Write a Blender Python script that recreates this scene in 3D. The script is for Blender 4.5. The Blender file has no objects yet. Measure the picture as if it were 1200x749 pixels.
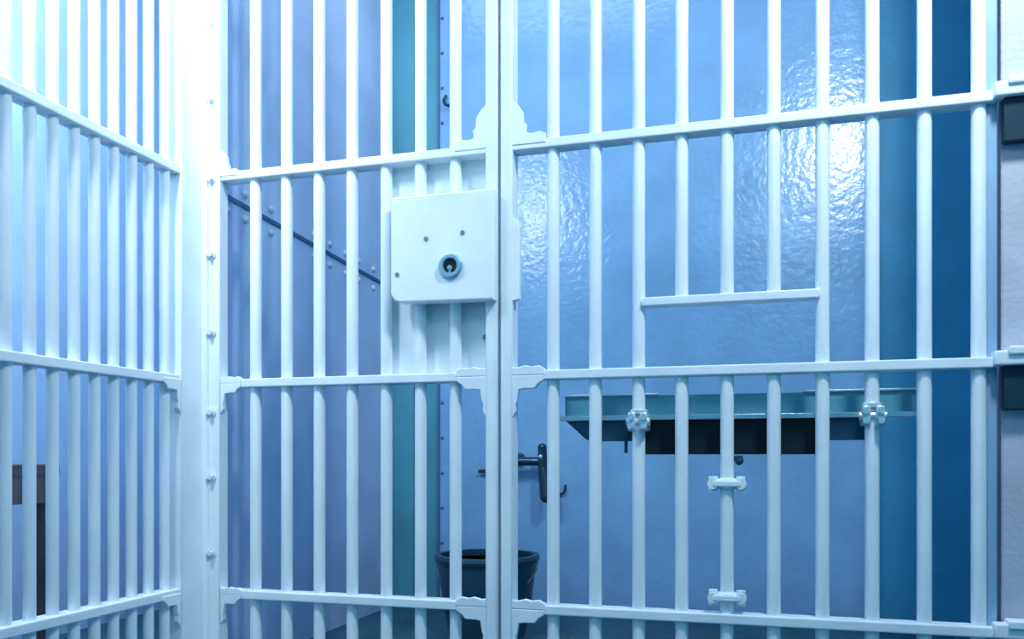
import bpy, bmesh, math, random
from mathutils import Vector, Matrix
random.seed(4)
C = bpy.context.scene.collection
S = bpy.context.scene

# ---------------------------------------------------------------- camera
cam = bpy.data.objects.new('camera', bpy.data.cameras.new('camera'))
C.objects.link(cam)
cam.location = (1.4346, -1.9729, 0.600)
cam.rotation_euler = (math.pi/2, 0, math.radians(16.126))
cam.data.sensor_width = 36.0
cam.data.lens = 36.0*1003/1200
cam.data.shift_y = (537-374.5)/1200
cam.data.clip_start = 0.02
S.camera = cam

# ---------------------------------------------------------------- light
S.view_settings.view_transform = 'Standard'
S.view_settings.look = 'None'
S.view_settings.exposure = 0.12
S.view_settings.gamma = 1.0
S.view_settings.use_curve_mapping = False
w = bpy.data.worlds.new('world'); S.world = w; w.use_nodes = True
w.node_tree.nodes['Background'].inputs[0].default_value = (0.035, 0.58, 1.05, 1)
w.node_tree.nodes['Background'].inputs[1].default_value = 0.40

def area(name, loc, sx, sy, power, col, rot=(0, 0, 0)):
    l = bpy.data.lights.new(name, 'AREA'); l.shape = 'RECTANGLE'; l.size = sx; l.size_y = sy
    l.energy = power; l.color = col
    o = bpy.data.objects.new(name, l); C.objects.link(o); o.location = loc; o.rotation_euler = rot
    return o
R = math.radians
area('hanging_lamp_gate', (1.89, -0.80, 2.40), 0.16, 0.30, 33, (0.86, 0.96, 1.0), (R(62), 0, R(8)))
area('fill_light_corner', (0.10, -0.72, 2.14), 0.16, 0.36, 31, (0.86, 0.96, 1.0), (R(66), 0, R(50)))  # added light with no fixture, burns out the corner post
area('fill_light_room', (1.66, -2.35, 2.40), 0.30, 0.60, 8, (0.80, 0.95, 1.0), (R(70), 0, R(15)))  # unseen fill behind the camera, added to brighten the bar fronts
area('fill_light_passage', (0.62, 0.66, 2.68), 1.0, 0.30, 5, (0.80, 0.90, 1.0))  # added fill for the surfaces behind the bars, no fixture
area('fill_light_next_cell', (-0.25, -0.7, 2.55), 1.2, 0.25, 26, (0.85, 0.92, 1.0), (R(50), 0, R(90)))  # unseen light added to lift the gaps between the left bars

# ---------------------------------------------------------------- materials
def mat(name, col, rough=0.45, bump=0.0, bscale=60.0, var=0.06, vscale=6.0, metal=0.0, spec=0.5):
    m = bpy.data.materials.new(name); m.use_nodes = True
    nt = m.node_tree; N = nt.nodes; L = nt.links; b = N['Principled BSDF']
    tc = N.new('ShaderNodeTexCoord')
    n = N.new('ShaderNodeTexNoise'); n.inputs['Scale'].default_value = vscale; n.inputs['Detail'].default_value = 4
    L.new(tc.outputs['Object'], n.inputs['Vector'])
    r = N.new('ShaderNodeValToRGB')
    r.color_ramp.elements[0].position = .3; r.color_ramp.elements[1].position = .7
    r.color_ramp.elements[0].color = tuple(max(0, c*(1-var)) for c in col)+(1,)
    r.color_ramp.elements[1].color = tuple(min(1, c*(1+var)) for c in col)+(1,)
    L.new(n.outputs['Fac'], r.inputs['Fac']); L.new(r.outputs['Color'], b.inputs['Base Color'])
    b.inputs['Roughness'].default_value = rough; b.inputs['Metallic'].default_value = metal
    b.inputs['Specular IOR Level'].default_value = spec
    if bump:
        n2 = N.new('ShaderNodeTexNoise'); n2.inputs['Scale'].default_value = bscale; n2.inputs['Detail'].default_value = 3
        L.new(tc.outputs['Object'], n2.inputs['Vector'])
        bp = N.new('ShaderNodeBump'); bp.inputs['Strength'].default_value = bump; bp.inputs['Distance'].default_value = 0.01
        L.new(n2.outputs['Fac'], bp.inputs['Height']); L.new(bp.outputs['Normal'], b.inputs['Normal'])
    return m
WHITE = mat('white_enamel', (0.80, 0.90, 0.99), 0.38, 0.06, 40)
DOOR = mat('blue_door_paint', (0.225, 0.46, 0.75), 0.21, 0.22, 38, 0.10, 5)
SIDE = mat('lilac_blue_steel', (0.50, 0.66, 0.93), 0.45, 0.1, 60, 0.12, 4)
DARKW = mat('deep_blue_wall', (0.07, 0.42, 0.68), 0.5, 0.15, 70, 0.1, 5)
JAMB = mat('teal_blue_jamb', (0.08, 0.32, 0.44), 0.45, 0.1, 60, 0.1, 5)
BACKL = mat('pale_blue_wall', (0.46, 0.68, 0.90), 0.6, 0.1, 60, 0.08, 4)
PALE = mat('pale_lilac_wall', (0.50, 0.52, 0.64), 0.6, 0.15, 80, 0.08, 8)
FLOOR = mat('dark_teal_concrete', (0.015, 0.10, 0.15), 0.5, 0.2, 30, 0.3, 4)
CEIL = mat('ceiling_paint', (0.25, 0.4, 0.55), 0.7)
BLUEG = mat('blue_grey_stile', (0.28, 0.45, 0.64), 0.4, 0.06, 40)
STRAP_SHADE = mat('strap_shadow_dark', (0.006, 0.035, 0.06), 0.6, 0, 1, 0.1, 8, 0, 0.25)
TRAYM = mat('teal_tray_steel', (0.12, 0.36, 0.46), 0.35, 0.08, 60, 0.1, 8)
APRON = mat('dark_teal_shade_steel', (0.012, 0.075, 0.13), 0.4, 0.08, 60, 0.1, 8)
BLACK = mat('black_opening_steel', (0.002, 0.018, 0.026), 0.7, 0, 1, 0.1, 6, 0, 0.2)
SEAMM = mat('dark_seam', (0.05, 0.14, 0.28), 0.6)
RIVET = mat('pale_rivet_steel', (0.62, 0.76, 0.90), 0.3)
CHROME = mat('bright_clamp_metal', (0.72, 0.82, 0.88), 0.25, 0.1, 90, 0.1, 20, 0.55)
LEVER = mat('dark_lever_metal', (0.015, 0.06, 0.10), 0.2, 0, 1, 0.1, 10, 0.3)
KEYM = mat('blue_grey_lock_metal', (0.34, 0.58, 0.72), 0.3, 0, 1, 0.1, 20, 0.5)
SCREW = mat('grey_screw_metal', (0.16, 0.28, 0.34), 0.4, 0, 1, 0.1, 20, 0.4)
BUCKET = mat('dark_bucket_plastic', (0.016, 0.07, 0.12), 0.35, 0.05, 30, 0.2, 8)
WOOD = mat('dark_brown_wood', (0.12, 0.10, 0.12), 0.5, 0.1, 40, 0.25, 12)

# ---------------------------------------------------------------- mesh helpers
def box(bm, x0, x1, y0, y1, z0, z1, bev=0.0):
    r = bmesh.ops.create_cube(bm, size=1)
    vs = r['verts']
    for v in vs:
        v.co = Vector(((x0+x1)/2+v.co.x*(x1-x0), (y0+y1)/2+v.co.y*(y1-y0), (z0+z1)/2+v.co.z*(z1-z0)))
    if bev:
        es = list({e for v in vs for e in v.link_edges})
        bmesh.ops.bevel(bm, geom=es, offset=bev, segments=2, affect='EDGES', profile=0.5)
def tube(bm, p0, p1, r, seg=20, r2=None):
    p0, p1 = Vector(p0), Vector(p1); d = p1-p0
    seg = max(seg, 20) if seg > 6 else seg
    M = Matrix.Translation((p0+p1)/2) @ d.to_track_quat('Z', 'Y').to_matrix().to_4x4()
    bmesh.ops.create_cone(bm, cap_ends=True, segments=seg, radius1=r, radius2=r if r2 is None else r2, depth=d.length, matrix=M)
def ball(bm, p, r, sc=(1, 1, 1)):
    M = Matrix.Translation(Vector(p)) @ Matrix.Diagonal((*sc, 1))
    bmesh.ops.create_uvsphere(bm, u_segments=20, v_segments=12, radius=r, matrix=M)
def prism(bm, pts, axis, a0, a1, bev=0.0):
    """polygon in the two other axes, extruded along axis ('x' or 'y') from a0 to a1"""
    def co(p, a): return Vector((p[0], a, p[1])) if axis == 'y' else Vector((a, p[0], p[1]))
    f = [bm.verts.new(co(p, a0)) for p in pts]; b = [bm.verts.new(co(p, a1)) for p in pts]
    n = len(pts); fs = [bm.faces.new(f), bm.faces.new(list(reversed(b)))]
    for i in range(n): fs.append(bm.faces.new((f[(i+1) % n], f[i], b[i], b[(i+1) % n])))
    bmesh.ops.recalc_face_normals(bm, faces=fs)
    if bev:
        es = list({e for q in fs[:2] for e in q.edges})
        bmesh.ops.bevel(bm, geom=es, offset=bev, segments=2, affect='EDGES', profile=0.5)
def ring(bm, prof, c, axis='z', seg=40):
    """lathe a (radius, height) profile about an axis through c"""
    rows = []
    for r, h in prof:
        row = []
        for i in range(seg):
            a = 2*math.pi*i/seg; x, y = r*math.cos(a), r*math.sin(a)
            p = (x, y, h) if axis == 'z' else (x, h, y)
            row.append(bm.verts.new(Vector(c)+Vector(p)))
        rows.append(row)
    fs = []
    for k in range(len(rows)-1):
        for i in range(seg):
            fs.append(bm.faces.new((rows[k][i], rows[k][(i+1) % seg], rows[k+1][(i+1) % seg], rows[k+1][i])))
    if prof[0][0] > 1e-6: fs.append(bm.faces.new(rows[0]))
    if prof[-1][0] > 1e-6: fs.append(bm.faces.new(rows[-1]))
    bmesh.ops.recalc_face_normals(bm, faces=fs)
def obj(name, build, m, parent=None, smooth=True):
    bm = bmesh.new(); build(bm)
    me = bpy.data.meshes.new(name); bm.to_mesh(me); bm.free()
    me.materials.append(m)
    if smooth:
        for p in me.polygons: p.use_smooth = True
        me.set_sharp_from_angle(angle=math.radians(20))
    o = bpy.data.objects.new(name, me); C.objects.link(o)
    if parent is not None:
        o.parent = parent
        q = parent
        base = Vector((0, 0, 0))
        while q is not None: base += q.location; q = q.parent
        me.transform(Matrix.Translation(-base))
    return o
def thing(name, label, cat, loc, group=None):
    o = bpy.data.objects.new(name, None); C.objects.link(o); o.location = loc
    o.empty_display_size = 0.05
    o['label'] = label; o['category'] = cat; o['kind'] = 'thing'
    if group: o['group'] = group
    return o
def struct(name, build, m, label=None, cat=None, smooth=True):
    o = obj(name, build, m, None, smooth); o['kind'] = 'structure'
    if label: o['label'] = label
    if cat: o['category'] = cat
    return o

# ---------------------------------------------------------------- setting
CZ = 2.72
struct('floor', lambda b: box(b, -1.0, 3.3, -3.2, 1.6, -0.08, 0.0), FLOOR, 'dark teal floor under the barred cell', 'floor')
struct('ceiling', lambda b: box(b, -1.0, 3.3, -3.2, 1.6, CZ, CZ+0.08), CEIL, 'pale ceiling above the barred cell', 'ceiling')
struct('wall_left', lambda b: box(b, -1.0, -0.85, -3.2, 1.6, 0, CZ), BACKL, 'pale blue wall beyond the left row of bars', 'wall')
struct('wall_side', lambda b: box(b, -0.06, -0.002, 0.07, 1.30, 0, CZ), SIDE, 'lilac blue steel side wall with a sloping riveted seam', 'wall')
def back(b):
    box(b, -0.85, 0.0, 1.30, 1.5, 0, CZ)
    box(b, 1.835, 3.3, 1.262, 1.5, 0, CZ)
    box(b, 0.0, 1.835, 1.30, 1.5, 0, CZ)
struct('wall_back', back, DARKW, 'deep blue back wall right of the steel door', 'wall', False)
struct('wall_right', lambda b: box(b, 1.912, 3.3, 0.0, 0.12, 0, CZ, 0.004), PALE, 'pale lilac wall at the hinge side of the gate', 'wall')
struct('trim_1', lambda b: (box(b, 0.0, 0.098, 1.225, 1.30, 0, CZ, 0.003), box(b, 0.098, 0.195, 1.255, 1.30, 0, CZ, 0.003)), JAMB,
       'teal blue steel jamb between riveted side wall and door', 'door jamb')
# riveted lap seam on the side wall
def seam_z(y): return 1.338-0.041*y
def seam(b):
    ys = (0.075, 1.225)
    prism(b, [(ys[0], seam_z(ys[0])-0.006), (ys[1], seam_z(ys[1])-0.006), (ys[1], seam_z(ys[1])+0.006), (ys[0], seam_z(ys[0])+0.006)], 'x', -0.003, 0.004)
tr = struct('trim_2', seam, SEAMM, 'dark sloping lap seam across the lilac blue side wall', 'seam')
def rivets(b):
    for y in (0.11, 0.20, 0.335, 0.45, 0.60, 0.71, 0.83, 0.93, 1.06, 1.17):
        for s in (-1, 1):
            ball(b, (0.0, y, seam_z(y)+s*0.036), 0.011, (0.8, 1.2, 1))
o = obj('rivets', rivets, RIVET, tr)

# the steel door behind the bars
DY = 1.24
door = struct('door_1', lambda b: box(b, 0.197, 1.833, DY, 1.298, 0.004, 2.45, 0.006), DOOR, 'light blue steel door behind the barred gate', 'door')
def hingestrip(b):
    box(b, 0.197, 0.206, DY-0.004, DY+0.01, 0.004, 2.44)
    for k in range(17): ball(b, (0.215, DY, 0.12+0.14*k), 0.007, (1, .6, 1))
obj('hinge_edge', hingestrip, SEAMM, door)
def hook(b):
    P = [(0.232, DY-0.004, 2.045), (0.232, DY-0.028, 2.020), (0.240, DY-0.034, 2.000), (0.256, DY-0.036, 1.992), (0.270, DY-0.034, 2.000)]
    for p, q in zip(P, P[1:]): tube(b, p, q, 0.006, 10)
    for p in P: ball(b, p, 0.006)
obj('hook', hook, LEVER, door)
def lever(b):
    for x in (0.535, 0.645): tube(b, (x, DY, 0.596), (x, DY-0.075, 0.596), 0.013, 16)
    for x in (0.535, 0.645): ring(b, [(0.026, 0.0), (0.026, -0.008), (0.018, -0.014)], (x, DY, 0.596), 'y', 24)
    tube(b, (0.520, DY-0.065, 0.588), (0.655, DY-0.065, 0.588), 0.017, 16)
    tube(b, (0.645, DY-0.070, 0.640), (0.648, DY-0.072, 0.560), 0.017, 16, 0.018)
    tube(b, (0.648, DY-0.072, 0.565), (0.664, DY-0.085, 0.455), 0.018, 16, 0.024)
    ball(b, (0.664, DY-0.085, 0.455), 0.024)
    ball(b, (0.645, DY-0.070, 0.640), 0.017)
h = obj('door_handle', lever, LEVER, door)
h['label'] = 'dark metal lever handle'
def studs(b):
    for x in (0.526, 0.643): ball(b, (x, DY-0.088, 0.605), 0.009)
obj('pivot_stud', studs, CHROME, h)
obj('bolt_pin', lambda b: (tube(b, (0.375, DY-0.02, 0.549), (0.455, DY-0.02, 0.549), 0.007, 12), box(b, 0.44, 0.458, DY-0.03, DY+0.002, 0.535, 0.562, 0.003)), LEVER, door)
def catch(b):
    for k in range(9):
        a = math.pi*(0.9+1.2*k/9); a2 = math.pi*(0.9+1.2*(k+1)/9)
        tube(b, (0.705+0.017*math.cos(a), DY-0.012, 0.49+0.027*math.sin(a)), (0.705+0.017*math.cos(a2), DY-0.012, 0.49+0.027*math.sin(a2)), 0.0045, 8)
    box(b, 0.683, 0.690, DY-0.014, DY+0.002, 0.485, 0.520, 0.002)
obj('catch_hook', catch, LEVER, door)

# ---------------------------------------------------------------- barred partitions
RZ = (0.243, 0.796, 1.341, 1.894, 2.44)
BR = 0.0148
RH, RD = 0.011, 0.023          # half height, half depth of a flat rail
def bar(parent, x, y, z0=0.012, z1=CZ-0.03, r=BR):
    return obj('bar', lambda b: tube(b, (x, y, z0), (x, y, z1), r, 24), WHITE, parent)
GUSSET = {  # stepped weld plates filling one corner between an upright and a rail: (along rail, along upright)
    'tall': [(0, 0), (0.088, 0), (0.086, 0.024), (0.072, 0.029), (0.050, 0.026), (0.036, 0.030), (0.038, 0.050), (0.030, 0.058),
             (0.029, 0.082), (0.017, 0.100), (0.004, 0.112), (0, 0.113)],
    'low': [(0, 0), (0.086, 0), (0.084, 0.016), (0.070, 0.024), (0.052, 0.021), (0.036, 0.025), (0.016, 0.020), (0, 0.022)],
    'hung': [(0, 0), (0.084, 0), (0.083, 0.012), (0.068, 0.022), (0.060, 0.033), (0.030, 0.034), (0.018, 0.036), (0.014, 0.062),
             (0.010, 0.072), (0.011, 0.090), (0.003, 0.104), (0, 0.105)],
}
def gusset_pts(kind, sx, sz, cx, cz, sc=1.0):
    return [(cx+sx*a*sc, cz+sz*c*sc) for a, c in GUSSET[kind]]
# which plate sits above / below each rail, counted from the lowest rail
GK = [('low', 1), ('hung', -1), ('low', 1), ('hung', -1), ('tall', 1), ('low', 1), ('hung', -1)]
GR = [0, 0, 1, 1, 2, 3, 3]

# left-hand row of bars
left = thing('cell_grille', 'row of closely set white bars along the left wall, left of the corner post', 'bars', (0, -0.7, 0), 'white cell grilles')
LZ = (0.258, 0.800, 1.333, 1.894, 2.44)
y = -0.151
ys = []
while y > -1.75: ys.append(y); y -= 0.0592
for y in ys: bar(left, 0.0, y, 0.02, r=0.0126)
for z in LZ:
    obj('rail', lambda b: box(b, -RD, RD, -1.80, -0.121, z-RH, z+RH, 0.003), WHITE, left)
obj('sill_rail', lambda b: box(b, -0.03, 0.03, -1.80, -0.121, 0.0, 0.03, 0.003), WHITE, left)
obj('head_rail', lambda b: box(b, -0.03, 0.03, -1.80, -0.121, CZ-0.035, CZ, 0.003), WHITE, left)
obj('stile', lambda b: box(b, -0.02, 0.02, -1.84, -1.80, 0.0, CZ, 0.003), WHITE, left)

for r in (0, 1, 3):
    pts = gusset_pts('hung', -1, -1, -0.121, LZ[r], 0.8)
    obj('gusset', lambda b: prism(b, pts, 'x', 0.010, 0.0255, 0.0015), WHITE, left)

# corner post: an angle of two plates with a strip in the corner
post = thing('corner_post', 'broad white corner post with bolts where the two barred sides meet', 'post', (0.0, 0.0, 0))
obj('wide_plate', lambda b: box(b, -0.012, 0.026, -0.120, 0.0, 0.0, CZ, 0.003), WHITE, post)
obj('narrow_plate', lambda b: box(b, 0.026, 0.072, -0.026, 0.012, 0.0, CZ, 0.003), WHITE, post)
obj('corner_strip', lambda b: tube(b, (0.030, -0.030, 0.0), (0.030, -0.030, CZ), 0.009, 12), WHITE, post)
for z in (0.35, 0.55, 0.72, 0.93, 1.135, 1.335, 1.545, 1.745, 1.95, 2.15, 2.35):
    bo = obj('bolt', lambda b: (tube(b, (0.050, -0.026, z), (0.050, -0.030, z), 0.011, 16), tube(b, (0.050, -0.030, z), (0.050, -0.040, z), 0.007, 6)), RIVET, post)

# fixed barred panel between the corner post and the gate
fix = thing('cell_grille', 'white barred panel carrying the lock plate, between the corner post and the gate', 'bars', (0.45, 0, 0), 'white cell grilles')
for x in (0.164, 0.256, 0.350, 0.443, 0.537, 0.629, 0.721): bar(fix, x, 0.0, 0.02)
for z in RZ:
    obj('rail', lambda b: box(b, 0.073, 0.812, -RD, RD, z-RH, z+RH, 0.003), WHITE, fix)
obj('sill_rail', lambda b: box(b, 0.073, 0.812, -0.03, 0.03, 0.0, 0.03, 0.003), WHITE, fix)
obj('head_rail', lambda b: box(b, 0.073, 0.812, -0.03, 0.03, CZ-0.035, CZ, 0.003), WHITE, fix)
obj('stile', lambda b: box(b, 0.805, 0.8345, -0.026, 0.026, 0.0, CZ, 0.004), WHITE, fix)
for (k, sz), r in zip(GK, GR):
    pts = gusset_pts(k, -1, sz, 0.808, RZ[r], 0.92)
    obj('gusset', lambda b: prism(b, pts, 'y', -0.025, -0.012, 0.002), WHITE, fix)
for (k, sz), r in zip(GK, GR):
    pts = gusset_pts(k, 1, sz, 0.073, RZ[r], 0.74 if k != 'tall' else 0.6)
    obj('gusset', lambda b: prism(b, pts, 'y', -0.0255, -0.010, 0.0015), WHITE, fix)
obj('lock_backplate', lambda b: box(b, 0.537, 0.806, 0.017, 0.029, 0.792, 1.345, 0.003), WHITE, fix)
cov_pts = [(0.571, 1.235), (0.571, 1.000), (0.580, 0.984), (0.596, 0.978), (0.834, 0.974), (0.834, 1.235)]
cov = obj('lock_cover', lambda b: prism(b, cov_pts, 'y', -0.052, -0.014, 0.004), WHITE, fix)
obj('keyhole_collar', lambda b: ring(b, [(0.030, 0.0), (0.030, -0.005), (0.026, -0.010), (0.019, -0.010), (0.016, -0.004), (0.016, 0.0)], (0.727, -0.0515, 1.058), 'y', 36), KEYM, cov)
obj('keyhole_core', lambda b: ring(b, [(0.0165, 0.0), (0.0165, -0.0058), (0.0, -0.0058)], (0.727, -0.0515, 1.059), 'y', 28), BLACK, cov)
obj('keyway', lambda b: (ring(b, [(0.006, 0.0), (0.006, -0.009), (0.0, -0.009)], (0.727, -0.0515, 1.053), 'y', 18), box(b, 0.7245, 0.7295, -0.0605, -0.0515, 1.040, 1.053, 0.001)), KEYM, cov)
for x, z in ((0.664, 1.128), (0.757, 1.136), (0.589, 1.046)):
    obj('screw', lambda b: tube(b, (x, -0.050, z), (x, -0.0545, z), 0.0052, 12), SCREW, cov)
obj('cover_screw', lambda b: tube(b, (0.792, 0.018, 0.895), (0.792, 0.012, 0.895), 0.006, 12), SCREW, fix)

# ---------------------------------------------------------------- the gate
gate = thing('cell_gate', 'white barred cell gate with a meal opening and tray, right of the lock', 'gate', (1.37, 0, 0))
GX0, GX1 = 0.8425, 1.905
for i, x in enumerate((0.966, 1.067, 1.168, 1.265, 1.365, 1.465, 1.566, 1.666, 1.768, 1.871)):
    if i in (3, 4, 5):
        bar(gate, x, 0.0, 0.957, CZ-0.06); bar(gate, x, 0.0, 0.03, 0.796)
    else:
        bar(gate, x, 0.0, 0.03, CZ-0.06)
for z in RZ:
    obj('rail', lambda b: box(b, GX0+0.01, GX1-0.004, -RD, RD, z-RH, z+RH, 0.003), WHITE, gate)
obj('foot_rail', lambda b: box(b, GX0+0.01, GX1-0.004, -RD, RD, 0.015, 0.045, 0.003), WHITE, gate)
obj('top_rail', lambda b: box(b, GX0+0.01, GX1-0.004, -RD, RD, CZ-0.08, CZ-0.05, 0.003), WHITE, gate)
sr = obj('opening_rail', lambda b: box(b, 1.176, 1.560, -0.020, 0.020, 0.946, 0.966, 0.003), WHITE, gate)
obj('lock_stile', lambda b: box(b, GX0, GX0+0.030, -0.026, 0.026, 0.015, CZ-0.05, 0.004), WHITE, gate)
obj('hinge_stile', lambda b: box(b, GX1-0.020, GX1, -0.004, 0.026, 0.015, CZ-0.05, 0.003), BLUEG, gate)  # coloured darker and bluer than the white uprights
obj('strike_plate', lambda b: prism(b, [(0.868, 0.972), (0.889, 0.976), (0.889, 1.150), (0.882, 1.166), (0.868, 1.172)], 'y', -0.024, -0.006, 0.002), WHITE, gate)
for (k, sz), r in zip(GK, GR):
    pts = gusset_pts(k, 1, sz, 0.870, RZ[r], 0.95)
    obj('gusset', lambda b: prism(b, pts, 'y', -0.025, -0.012, 0.002), WHITE, gate)
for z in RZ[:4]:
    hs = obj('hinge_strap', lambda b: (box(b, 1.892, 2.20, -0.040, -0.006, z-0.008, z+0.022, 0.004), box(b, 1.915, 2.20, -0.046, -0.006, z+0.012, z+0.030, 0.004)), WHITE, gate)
    obj('strap_shadow_block', lambda b: box(b, 1.912, 2.16, -0.026, -0.001, z-0.098, z-0.006, 0.003), STRAP_SHADE, hs)  # dark block put in for the shadow cast under each strap

# round collars on the middle bar
for z in (0.543, 0.289):
    def collar(b):
        x = 1.365
        ring(b, [(0.018, -0.012), (0.022, -0.009), (0.022, 0.009), (0.018, 0.012)], (x, 0, z), 'z', 24)
        box(b, x-0.030, x+0.030, -0.024, 0.014, z-0.007, z+0.007, 0.003)
        for s in (-1, 1):
            tube(b, (x+s*0.030, -0.007, z-0.017), (x+s*0.030, -0.007, z+0.017), 0.010, 14)
            tube(b, (x+s*0.030, -0.022, z), (x+s*0.030, 0.012, z), 0.012, 14)
    obj('collar', collar, WHITE, gate)

# meal tray carried behind the bars by two clamps
tray = obj('meal_tray', lambda b: (box(b, 0.970, 1.770, 0.110, 0.116, 0.694, 0.752, 0.001), box(b, 0.970, 1.770, 0.040, 0.114, 0.694, 0.698, 0.001)), TRAYM, gate)
obj('tray_lip', lambda b: box(b, 0.968, 1.772, 0.034, 0.042, 0.689, 0.701, 0.002), CHROME, tray)
for x0, x1 in ((0.968, 1.20), (1.53, 1.772)):
    obj('tray_flange', lambda b: box(b, x0, x1, 0.104, 0.118, 0.7515, 0.757, 0.002), CHROME, tray)
obj('tray_apron', lambda b: prism(b, [(0.985, 0.690), (1.035, 0.645), (1.050, 0.640), (1.672, 0.640), (1.672, 0.690)], 'y', 0.046, 0.062, 0.001), APRON, tray)  # dark colour holds the shade under the tray lip
obj('drop_box', lambda b: box(b, 1.176, 1.556, 0.044, 0.105, 0.609, 0.691, 0.002), BLACK, tray)
obj('drop_latch', lambda b: (tube(b, (1.388, 0.05, 0.606), (1.388, 0.05, 0.594), 0.010, 12), ball(b, (1.390, 0.05, 0.594), 0.010)), APRON, tray)
obj('tray_strap', lambda b: box(b, 1.128, 1.136, 0.040, 0.046, 0.612, 0.690, 0.001), APRON, tray)
for x, z in ((1.168, 0.683), (1.666, 0.690)):
    def clamp(b):
        for s in (-1, 1):
            box(b, x+s*0.0135-0.009, x+s*0.0135+0.009, -0.026, 0.036, z-0.022, z+0.022, 0.004)
            tube(b, (x+s*0.015, -0.026, z+0.010), (x+s*0.015, -0.034, z+0.010), 0.0075, 6)
            tube(b, (x+s*0.015, -0.026, z-0.010), (x+s*0.015, -0.034, z-0.010), 0.0075, 6)
        tube(b, (x-0.027, -0.010, z), (x+0.027, -0.010, z), 0.010, 14)
        ring(b, [(0.016, 0.016), (0.022, 0.018), (0.022, 0.026), (0.016, 0.030)], (x, 0, z), 'z', 20)
    obj('clamp', clamp, CHROME, gate)

# ---------------------------------------------------------------- loose things
bc = (0.545, 0.80, 0.0)
bucket = thing('bucket', 'round dark bucket on the floor in front of the blue door', 'bucket', bc)
obj('body', lambda b: ring(b, [(0.128, 0.0), (0.150, 0.10), (0.168, 0.262), (0.158, 0.262), (0.140, 0.10), (0.118, 0.012)], bc, 'z', 48), BUCKET, bucket)
obj('rim', lambda b: ring(b, [(0.157, 0.252), (0.176, 0.252), (0.180, 0.262), (0.176, 0.274), (0.157, 0.274), (0.157, 0.252)], bc, 'z', 48), BUCKET, bucket)
def bail(b):
    P = [Vector((bc[0]+0.180*math.cos(a), bc[1]-0.010-0.055*math.sin(a), 0.255-0.13*math.sin(a))) for a in [math.pi*k/16 for k in range(17)]]
    for p, q in zip(P, P[1:]): tube(b, p, q, 0.004, 8)
obj('bail', bail, SCREW, bucket)

tb = (-0.47, -0.62, 0.0)
table = thing('side_table', 'small dark brown wooden table behind the left row of bars', 'table', tb)
obj('tabletop', lambda b: box(b, -0.69, -0.25, -1.02, -0.225, 0.555, 0.585, 0.004), WOOD, table)
obj('apron', lambda b: (box(b, -0.268, -0.252, -1.0, -0.24, 0.490, 0.556), box(b, -0.688, -0.672, -1.0, -0.24, 0.490, 0.556),
                        box(b, -0.68, -0.26, -0.258, -0.242, 0.490, 0.556), box(b, -0.68, -0.26, -1.0, -0.985, 0.490, 0.556)), WOOD, table)
for x in (-0.272, -0.668):
    for y in (-0.247, -0.993):
        obj('leg', lambda b: box(b, x-0.018, x+0.018, y-0.018, y+0.018, 0.0, 0.556, 0.003), WOOD, table)
